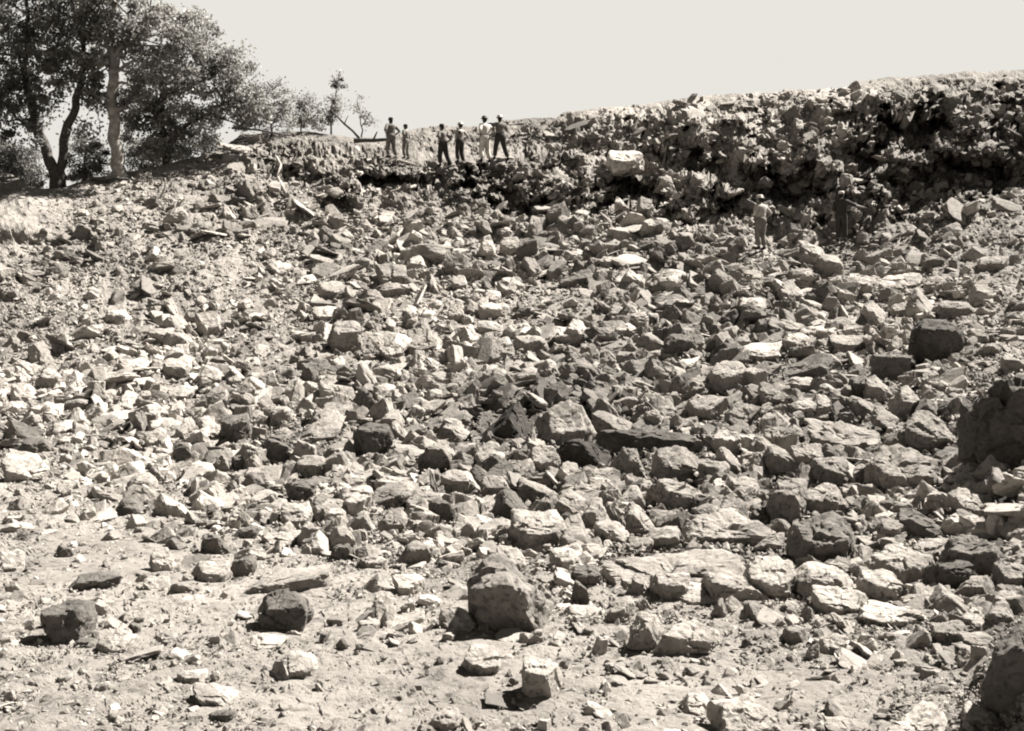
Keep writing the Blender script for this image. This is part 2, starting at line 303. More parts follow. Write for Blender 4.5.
# x0,y0,x1,y1 in the picture (where the stone stands), lit share of its height, tone, own words, outline or None
PL, LG, GR, DK = .52, .43, .34, .25   # (albedo before the stone's own .62)
LAND = [
 (472, 554, 554, 638, .24, .31, 'big dark boulder', [(0, .45), (.03, .75), (.18, .93), (.44, 1), (.66, .88), (.9, .64), (.95, .42), (1, .2), (.98, 0), (.2, 0), (.04, .15)]),
 (596, 547, 746, 592, .82, .42, 'broad pale slab', [(0, .3), (.1, .6), (.42, .85), (.7, 1), (.9, .82), (1, .45), (.95, .25), (.6, .1), (.3, 0), (.05, .1)]),
 (213, 556, 331, 597, .40, .36, 'long low slab', [(0, .1), (.08, .38), (.45, .5), (.65, .78), (.98, 1), (1, .5), (.94, .1), (.7, 0), (.03, 0)]),
 (258, 586, 310, 633, .35, .24, 'squat grey boulder', [(0, .35), (.22, .95), (.55, 1), (.88, .8), (1, .45), (.95, .22), (.5, .05), (.1, 0)]),
 (42, 597, 92, 645, .25, .22, 'pitted grey block', [(0, .3), (.05, .9), (.3, 1), (.9, .95), (1, .6), (.92, .1), (.1, 0)]),
 (98, 625, 135, 654, .72, .56, 'white lozenge stone', [(0, .45), (.3, .9), (.62, 1), (1, .6), (.92, .12), (.4, 0), (.05, .1)]),
 (270, 648, 317, 683, .55, .46, 'black-bellied stone', [(0, .2), (.22, .7), (.55, 1), (.85, .75), (1, .4), (.95, .2), (.1, 0)]),
 (517, 651, 562, 706, .30, .46, 'white-topped block', [(0, .7), (.15, .97), (.75, 1), (1, .8), (.98, .2), (.8, 0), (.2, 0), (.02, .35)]),
 (627, 609, 664, 656, .22, .42, 'upright split block', None),
 (656, 612, 718, 660, .55, .44, 'broken pale lump', None),
 (651, 568, 694, 604, .40, .40, 'round-faced boulder', [(0, .4), (.1, .8), (.4, 1), (.85, .95), (1, .6), (.85, .15), (.4, 0), (.1, .1)]),
 (537, 397, 594, 448, .72, .42, 'bright leaning slab', [(0, .3), (.15, .7), (.5, 1), (.75, .85), (1, .3), (.9, .1), (.3, 0), (0, .1)]),
 (474, 397, 532, 442, .04, .11, 'black pointed rock', [(0, .1), (.35, .5), (.72, 1), (.85, .6), (1, .1), (.9, 0), (.05, 0)]),
 (553, 438, 610, 470, .15, .12, 'black humped boulder', [(0, .3), (.2, .8), (.5, 1), (.85, .8), (1, .35), (.9, 0), (.1, 0)]),
 (596, 430, 692, 452, .30, .22, 'long flat dark ledge', [(0, .5), (.1, .95), (.5, 1), (.95, .9), (1, .6), (.9, .1), (.2, 0), (.02, .2)]),
 (653, 443, 704, 481, .66, .34, 'leaning ridge-backed boulder', [(0, .4), (.1, 1), (.3, 1), (.7, .7), (1, .3), (.9, .05), (.3, 0), (0, .1)]),
 (766, 476, 808, 524, .35, .34, 'tall upright boulder', [(0, .2), (.1, .6), (.3, 1), (.85, .98), (1, .6), (.98, .1), (.8, 0), (.05, 0)]),
 (803, 480, 847, 517, .60, .42, 'pale shouldered boulder', [(0, .3), (.1, .75), (.45, 1), (.75, .85), (1, .3), (.95, .05), (.3, 0), (.05, .05)]),
 (683, 510, 777, 549, .75, .40, 'wide domed rock', [(0, .35), (.15, .8), (.45, 1), (.75, .85), (1, .5), (.95, .1), (.5, 0), (.05, .1)]),
 (787, 515, 857, 567, .50, .28, 'great pitted boulder', [(0, .4), (.1, .8), (.35, 1), (.8, .95), (1, .6), (.98, .2), (.8, 0), (.2, 0), (.02, .15)]),
 (799, 416, 884, 452, .72, .44, 'long white tilted slab', [(0, .7), (.1, 1), (.5, .85), (.8, .8), (1, .5), (.8, .05), (.5, 0), (.2, .3)]),
 (865, 443, 944, 493, .65, .40, 'large pale boulder', [(0, .3), (.1, .7), (.3, .95), (.6, 1), (.9, .8), (1, .5), (.85, .1), (.4, 0), (.05, 0)]),
 (905, 408, 957, 452, .62, .42, 'bright hipped boulder', [(0, .4), (.2, .85), (.5, 1), (.8, .6), (1, .3), (.95, .05), (.3, 0), (.05, .1)]),
 (962, 366, 1062, 474, .14, .19, 'huge dark boulder at the right edge', [(0, .1), (.05, .55), (.2, .85), (.45, 1), (.9, .97), (1, .7), (1, 0), (.05, 0)]),
 (910, 315, 961, 363, .30, .17, 'dark dome boulder', [(0, .2), (.08, .65), (.3, .95), (.7, 1), (.95, .7), (1, .3), (.8, 0), (.1, 0)]),
 (989, 610, 1075, 730, .12, .22, 'foreground edge boulder', [(0, .1), (.05, .55), (.25, .85), (.6, 1), (1, .95), (1, 0), (.1, 0)]),
 (939, 527, 1000, 580, .45, .28, 'rough brown boulder', [(0, .2), (.2, .7), (.45, 1), (.8, .85), (1, .5), (.95, .05), (.3, 0)]),
 (929, 559, 974, 594, .25, .18, 'dark box-shaped rock', [(0, .4), (.1, .85), (.85, 1), (1, .7), (.9, .05), (.4, 0), (.1, .1)]),
 (895, 507, 940, 542, .35, .26, 'dark wedge rock', [(0, .2), (.15, 1), (.4, .9), (.8, .6), (1, .3), (.9, 0), (.05, 0)]),
 (905, 532, 968, 572, .50, .36, 'pale roofed slab', None),
 (723, 399, 762, 431, .85, .40, 'slanting pale plate', [(0, .2), (.25, .75), (.6, 1), (1, .8), (.85, .5), (.4, .1), (.1, 0)]),
 (507, 510, 568, 550, .55, .48, 'overhanging white rock', None),
 (366, 325, 408, 361, .80, .52, 'white sheet of stone', [(0, .9), (.15, 1), (.6, .8), (1, .5), (.95, .2), (.7, 0), (.3, .35)]),
 (405, 327, 442, 355, .80, .46, 'smooth pale slab', [(0, .3), (.1, .75), (.4, 1), (.8, .8), (1, .4), (.85, .05), (.3, 0)]),
 (478, 302, 511, 321, .40, .46, 'white-capped brick', [(0, .1), (.05, .95), (.95, 1), (1, .8), (.97, .05), (.2, 0)]),
 (607, 148, 643, 170, .62, .68, 'white block high on the face', [(0, .2), (.1, .9), (.85, 1), (1, .7), (.95, .25), (.5, 0), (.05, 0)]),
 (5, 447, 51, 484, .75, .50, 'white boulder at the left edge', [(0, .6), (.15, 1), (.45, .9), (.7, .8), (1, .3), (.95, 0), (.1, .05)]),
 (350, 386, 379, 416, .20, .26, 'grey pointed rock', [(0, .3), (.3, .8), (.5, 1), (.8, .6), (1, .1), (.9, 0), (.05, 0)]),
 (351, 422, 392, 459, .25, .20, 'dark angular block', [(0, .2), (.05, .75), (.3, .95), (.9, 1), (1, .6), (.75, .2), (.4, 0), (.05, 0)]),
 (195, 309, 222, 339, .60, .46, 'pale cap stone', None),
 (475, 232, 498, 262, .62, .52, 'bright cube high on the slope', None),
 (712, 690, 777, 742, .68, .52, 'white foreground boulder', [(0, .3), (.1, .7), (.35, .9), (.6, 1), (.85, .8), (1, .3), (.95, 0), (.1, 0)]),
 (879, 702, 956, 748, .68, .52, 'white rock at the bottom edge', None),
 (290, 414, 347, 445, .85, .42, 'long leaning pale plate', [(0, .1), (.3, .5), (.75, 1), (1, .95), (.9, .6), (.5, .15), (.1, 0)]),
 (774, 352, 831, 381, .35, .28, 'long shadowed rock', None),
 (193, 679, 247, 709, .60, .48, 'pale slab with a dark front', None),
]
MORE = """10 379 38 406 .7 PL|46 419 76 436 .75 LG|144 427 166 448 .75 PL|113 497 148 517 .2 DK|158 490 191 519 .5 PL|198 530 231 556 .25 DK|70 571 124 591 .2 DK|229 553 257 578 .15 DK|194 560 231 583 .5 LG|168 581 194 595 .15 GR|143 572 169 593 .8 PL
0 545 27 573 .7 PL|57 544 74 559 .1 DK|10 529 28 543 .15 DK|262 437 301 465 .15 DK|296 455 329 479 .4 GR|282 479 317 503 .2 DK|282 499 314 527 .8 PL|232 525 259 541 .2 DK|260 529 304 548 .8 PL|232 455 249 473 .15 DK|172 442 192 464 .1 DK|218 414 255 445 .25 DK|60 399 91 413 .2 GR|166 385 201 401 .7 LG|150 542 174 574 .6 PL
129 620 143 633 .1 DK|75 637 99 647 .2 DK|243 634 290 651 .75 PL|208 709 238 723 .15 DK|94 680 109 694 .3 GR|56 672 74 685 .3 GR|160 630 178 641 .6 LG|177 668 206 686 .4 LG
391 419 409 441 .4 LG|416 445 457 472 .15 GR|423 410 470 431 .3 GR|433 419 473 444 .3 GR|440 469 477 498 .4 PL|480 472 509 498 .6 LG|429 500 457 524 .1 DK|363 482 417 509 .35 GR|347 509 374 534 .3 GR|380 507 407 534 .6 LG|310 502 332 524 .3 GR|490 491 526 519 .2 DK|519 534 554 551 .6 PL|527 444 561 474 .6 LG|510 479 568 501 .3 GR|391 572 424 597 .5 PL|356 555 385 572 .4 GR|331 543 353 561 .15 DK|440 600 476 633 .8 LG
463 642 504 679 .55 PL|603 591 634 625 .4 LG|563 605 596 619 .75 PL|572 577 594 607 .2 DK|672 581 712 607 .7 PL|630 572 653 597 .4 LG|700 572 775 605 .4 LG|742 551 800 601 .6 PL|593 520 632 546 .45 LG|648 526 681 551 .4 LG|627 535 654 555 .75 PL|711 595 728 621 .4 GR|676 690 717 717 .75 PL|783 624 808 646 .25 GR|777 600 804 614 .3 GR
591 409 644 433 .4 GR|611 447 647 482 .3 GR|686 392 727 424 .55 LG|663 399 701 418 .4 GR|764 445 797 477 .35 GR|789 442 823 471 .6 LG|719 445 747 477 .4 LG|809 457 853 486 .45 GR|580 499 611 534 .4 LG|625 499 657 537 .45 LG|753 527 790 552 .7 LG|651 475 704 511 .5 LG|806 404 833 422 .8 PL|814 587 867 618 .6 PL|795 564 853 601 .4 LG
857 569 908 604 .4 LG|869 542 932 590 .5 LG|861 600 936 630 .75 PL|929 620 966 648 .4 GR|959 701 1011 729 .6 LG|823 717 868 738 .7 LG|955 490 1004 513 .85 LG|955 576 996 601 .4 GR|994 562 1031 591 .5 GR
880 272 922 291 .8 PL|924 274 944 292 .7 LG|905 260 919 279 .7 PL|906 222 922 236 .75 PL|863 297 894 327 .5 LG|976 255 1011 274 .5 GR|933 300 977 321 .4 GR|890 302 911 317 .6 LG|830 334 868 354 .6 LG|865 370 898 401 .6 PL|847 375 871 397 .1 DK|850 395 891 417 .3 GR|890 385 924 417 .5 LG|872 405 904 431 .4 GR|867 352 918 377 .15 DK|920 369 941 391 .6 LG|739 342 791 361 .75 PL|780 377 818 394 .4 LG|797 239 831 268 .5 LG|817 251 848 277 .4 GR|750 277 765 294 .7 PL|760 277 781 291 .1 DK|697 334 717 352 .1 DK|704 359 751 394 .5 LG|1000 351 1031 373 .4 GR|970 342 1004 357 .3 GR
475 319 507 334 .7 LG|499 234 521 257 .6 LG|549 325 579 346 .5 PL|534 359 561 381 .4 PL|450 274 469 291 .7 PL|376 282 413 301 .3 GR|403 255 434 271 .6 LG|486 335 515 361 .85 LG|484 289 503 304 .7 PL|596 255 619 269 .5 LG|326 319 366 356 .35 GR|446 302 464 324 .7 PL|652 342 681 361 .7 PL|516 335 546 353 .4 GR
105 309 129 327 .4 LG|222 202 237 222 .7 PL|229 192 250 207 .15 DK|311 305 337 323 .7 PL|266 259 292 277 .75 PL|294 274 322 287 .7 PL|150 327 174 346 .4 LG|161 355 194 382 .45 LG|38 369 63 391 .4 LG|226 373 241 387 .6 LG|615 196 628 210 .6 PL|455 95 455 95 0 GR"""
TN = dict(PL=PL, LG=LG, GR=GR, DK=DK)
HAND = [(a, b, c, d, l, t, words_, ol) for (a, b, c, d, l, t, words_, ol) in LAND]
for ln in MORE.replace('\n', '|').split('|'):
    q = ln.split()
    a, b, c, d = map(float, q[:4])
    if c > a: HAND.append((a, b, c, d, float(q[4]), TN[q[5]], None, None))

rng = random.Random(11)
# ---- loose stones thrown over the whole slope; the largest of them become things, the others one mass
nprng = np.random.default_rng(5)
def local_size(x, y):      # usual stone width in pixels
    y0 = np.interp(y, [80, 150, 230, 300, 360, 430, 520, 600, 731], [4.5, 5, 5.8, 7, 9, 13, 16, 14, 9])
    k = np.interp(x, [-300, 0, 250, 420, 600, 900, 1024, 1500], [.70, .74, .86, 1.1, 1.2, 1.2, 1.05, 1.0])
    return y0*k*(1-.3*np.exp(-(((x-12)/60)**2+((y-222)/42)**2)**2))
def earth(x, y): return np.exp(-(((x-1015)/62)**2+((y-505)/62)**2)**2)
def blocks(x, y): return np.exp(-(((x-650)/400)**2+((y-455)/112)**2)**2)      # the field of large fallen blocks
def scatter(n, lo, hi, sig, kmul):
    x = nprng.uniform(-260, 1290, n*4); y = nprng.uniform(90, 745, n*4)
    y0 = crest(x)+3; ok = y > y0
    cl_ = cliff(x, y); rb_ = rubble(x, y)
    mnd = np.exp(-(((x-12)/48)**2+((y-222)/34)**2)**2)
    pc = np.stack([x*.011, y*.02, x*0], -1)
    patch = np.maximum(np.clip(.85+1.1*fbm(pc, 3, 301), .55, 1), blocks(x, y)); patch = patch*(1-.75*blocks(x, y)) if hi < 10 else patch           # clusters, and chutes of fines between them
    dens = rb_**1.3*(1-.72*cl_)*(1-.95*mnd)*(1-.85*earth(x, y))*patch+(1-rb_)*.09
    ok &= nprng.uniform(0, 1, n*4) < dens
    x, y = x[ok][:n], y[ok][:n]
    cs = np.exp(.45*fbm(np.stack([x*.018, y*.03, x*0+4], -1), 3, 311)*1.6)   # coarse and fine patches
    sz = local_size(x, y)*kmul*cs*np.exp(nprng.normal(0, sig, len(x)))
    fl = 1-rubble(x, y); sz *= 1-.35*fl
    return x, y, np.clip(sz, lo, hi)
sx_, sy_, ss_ = scatter(46000, 3.0, 32, .56, .92)
cov = np.zeros(len(sx_), bool)
for (a, b, c, d, *_r) in HAND:     # nothing thrown on top of the placed stones, or right in front of them
    m = 2
    cov |= (sx_ > a-ss_*.1) & (sx_ < c+ss_*.1) & (sy_ > b+ss_*.2) & (sy_-ss_*.5 < d-.2*(d-b))
cov |= (abs(sx_-640) < 16) & (abs(sy_-182) < 14)
for (a, b) in PEOPLE_XY: cov |= (abs(sx_-a) < 8+ss_*.6) & (sy_ > b-12-ss_) & (sy_ < b+ss_*.9+4)
sx_, sy_, ss_ = sx_[~cov], sy_[~cov], ss_[~cov]
inf = (sx_ > 4) & (sx_ < 1020) & (sy_ > 20) & (sy_ < 725)
order = np.argsort(-ss_*inf); N_AUTO = max(0, 297-len(HAND))
sel = order[:N_AUTO]; rest = order[N_AUTO:]

rocks = []   # (object, px, py, wpx, hpx, lit, tone, words)
def place_rock(a, b, c, d, lit, tone, words_, ol, seed):
    r = random.Random(seed); x, y = (a+c)/2, d-1.5
    p = ground_at(x, y); Y = p.y; m = Y/F
    wm, hm = (c-a)*m*1.04, (d-b)*m*1.02; e = math.atan((y-HOR)/F)
    if ol is None:
        shp = r.choice([[(0, .35), (.12, .85), (.4, 1), (.82, .9), (1, .45), (.9, 0), (.1, 0)], [(0, .2), (.08, .7), (.35, .95), (.7, 1), (.95, .65), (1, .2), (.85, 0), (.15, 0)],
                        [(0, .5), (.2, 1), (.75, .85), (1, .3), (.9, 0), (.15, 0)], [(0, .25), (.3, .8), (.62, 1), (.92, .8), (1, .4), (.9, .05), (.2, 0)], [(0, .3), (.05, .8), (.5, 1), (.95, .92), (1, .3), (.8, 0), (.1, 0)], [(0, .1), (.35, 1), (.6, .9), (1, .25), (.9, 0)], [(0, .6), (.15, 1), (.7, .7), (1, .1), (.1, 0)], [(0, .15), (.5, .7), (.85, 1), (1, .7), (.95, 0), (.1, 0)], [(0, .7), (.3, 1), (1, .85), (.85, .1), (.2, 0)]])
        ol = [(u+r.uniform(-.04, .04), v+r.uniform(-.05, .03)) for u, v in shp]
        if r.random() < .5: ol = [(1-u, v) for u, v in ol][::-1]
    pts = [((u-.5)*wm, v*hm) for u, v in ol]
    size = max(c-a, d-b)
    lvl = 4 if size < 34 else 5
    D = min(wm, hm*1.6)*r.uniform(.75, 1.0) if lit < .6 else min(wm*.7, hm*2.0)
    V, Fc = silhouette_stone(wm, hm, D, lit, e, pts, r, lvl, seed, r.choice((60, 90, 120)), .062 if size < 60 else .085)
    az = math.atan2(p.x, p.y); ca, sa = math.cos(-az), math.sin(-az)
    V = np.stack([V[:, 0]*ca-V[:, 1]*sa, V[:, 0]*sa+V[:, 1]*ca, V[:, 2]], 1)
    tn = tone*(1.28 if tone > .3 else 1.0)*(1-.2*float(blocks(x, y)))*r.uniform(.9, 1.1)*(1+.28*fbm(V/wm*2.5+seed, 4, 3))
    kind = 'boulder' if size > 44 else ('flat_rock' if (c-a) > 2.0*(d-b) else 'rock')
    o = link(kind, new_mesh(kind, V, Fc, M_ROCK, False, tn), loc=tuple(at(x, y, p.y-(.4 if cliff(np.array([x]), np.array([y]))[0] > .5 else 0))-Vector((0, 0, (.04+.07*(1-rubble(np.array([x]), np.array([y]))[0]))*hm+.02))))
    rocks.append((o, x, (b+d)/2, c-a, d-b, lit, tone, words_)); return o
for i, h in enumerate(HAND): place_rock(*h, 1000+i*7)
for i, k in enumerate(sel):
    x, y, sz = sx_[k], sy_[k], ss_[k]; asp = rng.uniform(.55, .95)
    place_rock(x-sz/2, y-sz*asp/2, x+sz/2, y+sz*asp/2, rng.uniform(.25, .8), rng.choice((LG, LG, GR, PL, GR, DK)), None, None, 9000+i*5)

# ---- templates for the mass
def hull_template(seed):
    r = random.Random(seed); bm = bmesh.new()
    for _ in range(r.choice((9, 11, 13))):
        v = Vector((r.gauss(0, 1), r.gauss(0, 1), r.gauss(0, 1))).normalized()*r.uniform(.8, 1); bm.verts.new((v.x*.5, v.y*.5, v.z*.5))
    res = bmesh.ops.convex_hull(bm, input=bm.verts)
    bmesh.ops.delete(bm, geom=[v for v in bm.verts if not v.link_faces], context='VERTS')
    bmesh.ops.triangulate(bm, faces=bm.faces); bm.verts.index_update(); bmesh.ops.recalc_face_normals(bm, faces=bm.faces)
    V = np.array([v.co[:] for v in bm.verts]); Fc = np.array([[v.index for v in f.verts] for f in bm.faces]); bm.free(); return V, Fc
def stone_template(seed, level):
    r = random.Random(seed); pl = []
    for _ in range(r.choice((5, 7, 9))):
        n = Vector((r.gauss(0, 1), r.gauss(0, 1), r.gauss(0, 1))).normalized(); pl.append((np.array(n), r.uniform(.3, .5)))
    for ax in range(3):
        for sg in (-1, 1):
            n = np.zeros(3); n[ax] = sg; pl.append((n, r.uniform(.36, .5)))
    return cut_stone((1, 1, 1), pl, level, r.choice((70, 120)), .038, seed)
T_S = [hull_template(i) for i in range(30)]; T_M = [stone_template(200+i, 3) for i in range(24)]; T_L = [stone_template(400+i, 4) for i in range(16)]
def quats(n, tilt):
    q = nprng.normal(0, 1, (n, 4)); q /= np.linalg.norm(q, axis=1)[:, None]
    a, b, c, d = q.T
    return np.stack([np.stack([1-2*(c*c+d*d), 2*(b*c-a*d), 2*(b*d+a*c)], -1), np.stack([2*(b*c+a*d), 1-2*(b*b+d*d), 2*(c*d-a*b)], -1), np.stack([2*(b*d-a*c), 2*(c*d+a*b), 1-2*(b*b+c*c)], -1)], 1)
def mass(name, label_mat, x, y, spx, sink=.12, tones=None):
    p = base(x, y); size = spx*p[:, 1]/F
    Vs, Fs, Ts = [], [], []; off = 0; n = len(x)
    R = quats(n, 1); sc3 = np.stack([nprng.uniform(.85, 1.25, n), nprng.uniform(.7, 1.1, n), nprng.uniform(.38, .8, n)], 1)*size[:, None]
    plate = nprng.uniform(0, 1, n) < .38                       # broken plates, lying roughly with the slope
    sc3[plate] *= np.array([1.35, 1.1, .42]); th = nprng.uniform(0, 6.28, n); tx = nprng.normal(.25, .38, n); ty = nprng.normal(0, .38, n)
    cz, sz_, cx_, sx1, cy_, sy1 = np.cos(th), np.sin(th), np.cos(tx), np.sin(tx), np.cos(ty), np.sin(ty); o0 = th*0; o1 = o0+1
    Rz = np.stack([np.stack([cz, -sz_, o0], -1), np.stack([sz_, cz, o0], -1), np.stack([o0, o0, o1], -1)], 1)
    Rx = np.stack([np.stack([o1, o0, o0], -1), np.stack([o0, cx_, -sx1], -1), np.stack([o0, sx1, cx_], -1)], 1)
    Ry = np.stack([np.stack([cy_, o0, sy1], -1), np.stack([o0, o1, o0], -1), np.stack([-sy1, o0, cy_], -1)], 1)
    R[plate] = (Rx @ Ry @ Rz).transpose(0, 2, 1)[plate] if False else (Rx @ Ry @ Rz)[plate]
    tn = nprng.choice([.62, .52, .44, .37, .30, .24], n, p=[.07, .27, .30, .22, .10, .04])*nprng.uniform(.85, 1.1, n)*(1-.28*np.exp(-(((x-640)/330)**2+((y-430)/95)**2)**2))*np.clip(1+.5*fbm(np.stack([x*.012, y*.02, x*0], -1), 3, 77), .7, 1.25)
    pick = nprng.integers(0, 1000, n)
    for i in range(n):
        tl = T_S if spx[i] < 11 else (T_M if spx[i] < 14 else T_L)
        V, Fc = tl[pick[i] % len(tl)]
        W = (V*sc3[i])@R[i].T+p[i]; W[:, 2] += size[i]*(.16-sink); W[:, 1] -= size[i]*.08
        Vs.append(W); Fs.append(Fc+off); Ts.append(np.full(len(V), tn[i])); off += len(V)
    o = link(name, new_mesh(name, np.concatenate(Vs), np.concatenate(Fs), label_mat, False, np.concatenate(Ts)))
    return tag(o, kind='stuff')
M_RUB = rock_material('rubble_stone', .8, 1.2, 4, .4, 14, .03)
mass('rubble', M_RUB, sx_[rest], sy_[rest], ss_[rest])
tag(bpy.data.objects['rubble'], 'angular broken stone covering the whole slope between the larger rocks', 'rubble', kind='stuff')
fx_, fy_, fs_ = scatter(62000, 1.8, 7.5, .42, .46)
mass('stone_chippings', M_RUB, fx_, fy_, fs_, .05)
tag(bpy.data.objects['stone_chippings'], 'small chips and gravel filling the gaps of the rubble slope', 'chippings', kind='stuff')
# pebbles on the dusty floor, in drifts
n = 110000; x = nprng.uniform(-150, 1170, n); y = 480+(nprng.uniform(0, 1, n)**.8)*270
pp = base(x, y, False); dn = fbm(pp*np.array([.55, .8, 1])+4, 3, 55); ok = (rubble(x, y) < .97) & (nprng.uniform(0, 1, n) < np.clip(.16+dn*1.5+.25*sstep(820, 980, x), .04, .9))
x, y = x[ok], y[ok]
for h_ in HAND:                     # crumbs and small stones banked round the feet of the boulders on the floor
    if rubble(np.array([(h_[0]+h_[2])/2]), np.array([h_[3]]))[0] < .85:
        m_ = int(26+(h_[2]-h_[0])*.9); an = nprng.uniform(0, 6.28, m_); rr_ = 1+np.abs(nprng.normal(0, .22, m_))
        x = np.append(x, (h_[0]+h_[2])/2+np.cos(an)*(h_[2]-h_[0])*.54*rr_); y = np.append(y, h_[3]-4-np.sin(an)*5*rr_)
sz = np.clip(1.75*np.exp(nprng.normal(0, .6, len(x)))*np.interp(y, [480, 731], [.8, 1.5]), 1.0, 11)
mass('pebbles', M_RUB, x, y, sz, .04)
tag(bpy.data.objects['pebbles'], 'scattered pebbles and clods on the pale dusty quarry floor', 'pebbles', kind='stuff')
# chunks stuck on the broken face
n = 3000; x = nprng.uniform(150, 1290, n); y = crest(x)+2+nprng.uniform(0, 1, n)*125; ok = cliff(x, y) > .5
for (a, b) in PEOPLE_XY: ok &= ~((abs(x-a) < 13) & (y > b-24) & (y < b+11))
x, y = x[ok], y[ok]
sz = np.clip(3.6*np.exp(nprng.normal(0, .55, len(x))), 1.8, 15)
mass('face_rubble', M_RUB, x, y, sz, .2)
tag(bpy.data.objects['face_rubble'], 'broken stones and clods clinging to the steep upper quarry face', 'rubble', kind='stuff')

# ------------------------------------------------------------------ trees
def tube(pts, radii, sides=8, cap=True):
    V, Fc = [], []; n = len(pts); pts = [Vector(p) for p in pts]
    up = Vector((.3, 1, .1))
    for i, p in enumerate(pts):
        t = (pts[min(i+1, n-1)]-pts[max(i-1, 0)]).normalized(); a = t.cross(up).normalized(); b = t.cross(a)
        for k in range(sides):
            an = 2*math.pi*k/sides; V.append(p+(a*math.cos(an)+b*math.sin(an))*radii[i])
    for i in range(n-1):
        for k in range(sides):
            q = (k+1) % sides
            Fc.append((i*sides+k, i*sides+q, (i+1)*sides+q, (i+1)*sides+k))
    V.append(pts[0]); V.append(pts[-1]); a, b = len(V)-2, len(V)-1
    for k in range(sides):
        q = (k+1) % sides; Fc.append((a, q, k, k)); Fc.append((b, (n-1)*sides+k, (n-1)*sides+q, (n-1)*sides+q))
    return V, Fc
class MB:
    def __init__(s): s.V = []; s.F = []
    def add(s, V, Fc):
        o = len(s.V); s.V += [tuple(v) for v in V]; s.F += [tuple(dict.fromkeys(i+o for i in f)) for f in Fc]
    def build(s, name, mat, parent=None, loc=(0, 0, 0), smooth=True):
        me = bpy.data.meshes.new(name); L = Vector(loc)
        me.from_pydata([tuple(Vector(v)-L) for v in s.V], [], s.F); me.materials.append(mat)
        if smooth: me.polygons.foreach_set('use_smooth', [True]*len(me.polygons))
        me.update()
        o = bpy.data.objects.new(name, me); C.objects.link(o)
        if parent: o.parent = parent
        else: o.location = loc
        return o
def wob(pts, r, k=.08, n=4):
    """bend a polyline: subdivide and jitter"""
    out_ = []
    for i in range(len(pts)-1):
        a, b = Vector(pts[i]), Vector(pts[i+1]); L = (b-a).length
        for j in range(n):
            t = j/n; v = a.lerp(b, t)
            if out_: v += Vector((r.gauss(0, 1), r.gauss(0, 1), r.gauss(0, .5)))*L*k*.5
            out_.append(v)
    out_.append(Vector(pts[-1])); return out_
def tree(name, label, base_px, Y, trunks, blobs, nclump, nleaf, mat_bark, mat_leaf, seed, clump_r=.42, leaf=.11, group=None, cat='tree', limbs=40, depth=1.0):
    """trunks: lists of (px, py, width px); blobs: (px, py, rx, ry) of the crown"""
    r = random.Random(seed); nr_ = np.random.default_rng(seed); k = Y/F
    b = at(base_px[0], base_px[1], Y); root = bpy.data.objects.new(name, None); C.objects.link(root); root.location = b
    tag(root, label, cat, group)
    nodes = []; mb = MB()
    for tr in trunks:
        pts = [at(px, py, Y+dy_) for (px, py, w_, dy_) in tr]; ws = [q[2]*k/2 for q in tr]
        P2 = wob(pts, r, .06, 4); W2 = list(np.interp(np.linspace(0, len(ws)-1, len(P2)), range(len(ws)), ws))
        W2 = [v*r.uniform(.92, 1.08) for v in W2]
        mb.add(*tube([p-b for p in P2], W2, 10)); nodes += list(zip(P2, W2))[len(P2)//3:]
    tot = sum(q[2]*q[3] for q in blobs); cl_ = []
    for (px, py, rx, ry) in blobs:
        for _ in range(max(2, int(nclump*rx*ry/tot))):
            v = nr_.normal(0, 1, 3); v = v/np.linalg.norm(v)*nr_.uniform(0, 1)**.36*nr_.choice([1, 1, 1.22])
            cl_.append(at(px+v[0]*rx, py+v[2]*ry, Y+v[1]*rx*k*depth))
    lm = mb
    for c in r.sample(cl_, min(limbs, len(cl_))):
        lower = [q for q in nodes if q[0].z < c.z+.6] or nodes
        nb = min(lower, key=lambda q: (q[0]-c).length+r.uniform(0, .8))
        mid_ = nb[0].lerp(c, .5)+Vector((r.gauss(0, .15), r.gauss(0, .15), r.uniform(0, .35)))
        P2 = wob([nb[0], mid_, c], r, .12, 3); w0 = min(nb[1]*.6, .11)
        lm.add(*tube([p-b for p in P2], list(np.linspace(w0, .012, len(P2))), 6))
    mb.build('trunk', mat_bark, root)
    cc = np.array([c[:] for c in cl_])-np.array(b[:]); per = nleaf//len(cl_)
    rr = nr_.uniform(.4, 1.5, len(cc))*clump_r
    ctr = np.repeat(cc, per, 0)+nr_.normal(0, 1, (len(cc)*per, 3))*np.repeat(rr, per)[:, None]*np.array([.62, .62, .42])
    n = len(ctr); a = nr_.normal(0, 1, (n, 3)); a[:, 2] -= .4; a /= np.linalg.norm(a, axis=1)[:, None]; bb = nr_.normal(0, 1, (n, 3)); bb = np.cross(a, bb); bb /= np.linalg.norm(bb, axis=1)[:, None]; nn = np.cross(a, bb)
    L = leaf*nr_.uniform(.6, 1.3, n)[:, None]
    V = np.stack([ctr-a*L*.5, ctr+bb*L*.3+nn*L*.08, ctr+a*L*.5, ctr-bb*L*.3+nn*L*.08], 1).reshape(-1, 3)
    Fc = np.arange(n*4).reshape(n, 4)
    tn = np.repeat(np.repeat(nr_.uniform(.6, 1.4, len(cc)), per)*nr_.uniform(.6, 1.5, n), 4)
    cr = link('crown', new_mesh('crown', V, Fc, mat_leaf, False, tn), root)
    return root
